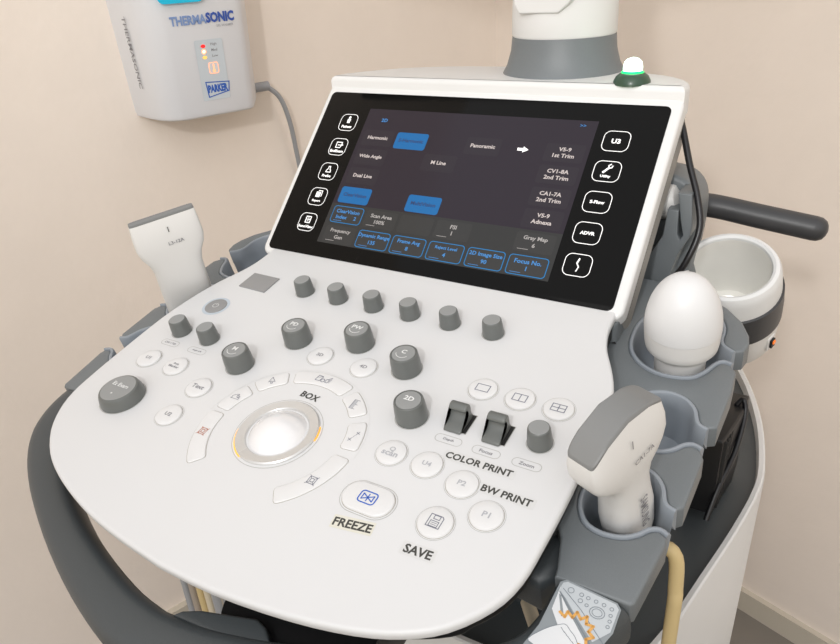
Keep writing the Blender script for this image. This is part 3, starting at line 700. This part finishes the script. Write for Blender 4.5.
# local: +x towards the corner, -y out of the wall
if (Matrix.Rotation(math.radians(ang), 2) @ Vector((0, -1))).dot(nL) < 0: BX = BX @ RZ(180)
WMR = empty('bottle_warmer', BX @ T(0, 0, 90) @ Matrix.Scale(1000, 4), 'white wall-mounted gel bottle warmer with blue lettering and lit indicator lights', 'bottle warmer')
m = MB()
sec = [(-100, 0), (-97, -40), (-93, -70), (-87, -86), (-78, -97), (-64, -103), (32, -103), (41, -101), (48, -95), (80, -40), (96, 0)]
def shape(z, k, dy=0): return [(x * k, y * k + dy, z) for x, y in sec]
m.rings([shape(86, .95), shape(88, .98), shape(94, 1.0), shape(330, 1.08), shape(345, 1.06)], 'case_white')
WB = m.build('case', WMR, BX, 28)
front = lambda m_: BX @ T(0, 0, 0)
m = MB(); m.X = T(0, -103.2, 0) @ RX(90) 
def sl(z): return 1 + .1 * (z - 86) / 244
m.X = T(0, -102.2, 86) @ RX(90 + 2.4) 
m.text('THERMA', -37, 130, .9, 'logo_pale', w=52, h=12, bold=.03); m.text('SONIC', 9.5, 131, .9, 'logo_blue', w=42, h=13.5, bold=.04)
m.text('GEL WARMER', 15, 120, .9, 'ink_light', w=26)
sub('lettering', m, BX, WB, 'blue THERMASONIC lettering')
m = MB(); m.X = T(-31, -103.4, 104) @ RX(90 + 2.4) @ Matrix.Diagonal((.98, .90, 1, 1))
m.flat(rrect(42, 90, 2, 3, 18, 50), .5, 'panel_bluegrey')
for y, mt in ((86, 'led_red'), (78, 'led_orange'), (69.5, 'led_yellow')): m.flat(circ(3.6, 20, 9, y, 2.6 if mt != 'led_orange' else 4.0), .7, mt)
m.flat(circ(2.0, 20, 9, 78), .8, 'led_core')
for y, t in ((87.5, 'High'), (79.5, 'Med'), (71, 'Low')): m.text(t, 25, y, .7, 'ink_mid', w=9)
m.flat(rrect(15, 17, 3, 4, 20, 53), .7, 'led_orange'); m.flat(rrect(13, 15, 2, 4, 20, 53), .8, 'case_white'); m.band([(20, 47.5), (20, 58)], 2.0, .9, 'led_orange', False); m.flat(circ(2.4, 14, 20, 48.5), .95, 'led_orange')
lo = [(4, 33), (40, 30), (38, 16), (6, 10)]
m.band(lo, 1.6, .8, 'ink_blue'); m.text('PARKER', 21.5, 22.3, .8, 'ink_blue', w=31, h=12, bold=.05)
sub('indicator_panel', m, BX, WB, 'pale blue-grey indicator panel with coloured lights')
m = MB(); m.X = T(0, -107.5, 86) @ RX(90 + 2.4); m.prism(rrect(64, 120, 8, 4, -44, 212), .2, 1.2, 'cyan_window'); sub('bottle_window', m, BX, WB)
m = MB()
m.X = T(-95, -46, 168) @ RZ(-84) @ RX(92.3) 
m.text('THERMASONIC', 0, 10, 5.5, 'ink_mid', w=95, rot=-90); sub('side_lettering', m, BX, WB)
m = MB(); P = smooth([(80, -22, 103), (96, -22, 104), (112, -24, 100), (130, -26, 80), (142, -24, 40), (150, -18, -10), (158, -10, -80), (162, -8, -300), (162, -8, -860)], 5, False)
m.tube(P, 4.0, 'cable_grey', 14); m.tube([(78, -22, 103), (112, -23.4, 103.6)], 7.5, 'cable_grey', 14); m.build('power_cord', WMR, BX)

# ================================================================== LIGHT, CAMERA
def look(o, tgt):
    d = Vector(tgt) - o.location; o.rotation_euler = d.to_track_quat('-Z', 'Y').to_euler()
l = bpy.data.lights.new('flash', 'SPOT'); l.energy = 20; l.color = (1, .985, .97); l.shadow_soft_size = .035; l.spot_size = math.radians(90); l.spot_blend = 1
o = bpy.data.objects.new('flash', l); COL.objects.link(o); o.location = (.285, -.75, 1.556); look(o, (-.15, 1.0, 1.35))
l = bpy.data.lights.new('ceiling_light', 'AREA'); l.energy = 12; l.size = 2.0; l.color = (1, .99, .98)
o = bpy.data.objects.new('ceiling_light', l); COL.objects.link(o); o.location = (.5, -1.5, 2.45); look(o, (-.1, .7, 1.25))
w = bpy.data.worlds.new('room'); SC.world = w; w.use_nodes = True
nt = w.node_tree; bg = nt.nodes['Background']
tc = nt.nodes.new('ShaderNodeTexCoord'); sp = nt.nodes.new('ShaderNodeSeparateXYZ'); mr = nt.nodes.new('ShaderNodeMapRange'); cr = nt.nodes.new('ShaderNodeValToRGB')
nt.links.new(tc.outputs['Generated'], sp.inputs[0]); nt.links.new(sp.outputs['Z'], mr.inputs[0]); mr.inputs[1].default_value = -1; mr.inputs[2].default_value = 1
nt.links.new(mr.outputs[0], cr.inputs[0]); nt.links.new(cr.outputs[0], bg.inputs[0])
e = cr.color_ramp.elements; e[0].position = .40; e[0].color = (.56, .42, .20, 1); e[1].position = .60; e[1].color = (1, .985, .985, 1)
bg.inputs[1].default_value = 1.0
SC.view_settings.view_transform = 'Standard'; SC.view_settings.look = 'None'; SC.view_settings.exposure = 0.10

cam = bpy.data.cameras.new('camera'); co = bpy.data.objects.new('camera', cam); COL.objects.link(co)
cam.lens = 702.6 / 840 * 36; cam.sensor_width = 36; cam.clip_start = .01
right = Vector((0.85482207, 0.49577061, -0.15326685)); down = Vector((0.1927293, -0.5775505, -0.79327854)); fwd = Vector((-0.48180353, 0.64857299, -0.58925243))
Rp = Matrix((right, -down, -fwd)).transposed()
Rw = Matrix.Rotation(TILT, 3, 'X') @ Rp
Cw = MP @ Vector((286.83348, -209.99602, 313.58535))
co.matrix_world = Matrix.Translation(Cw) @ Rw.to_4x4()
SC.camera = co
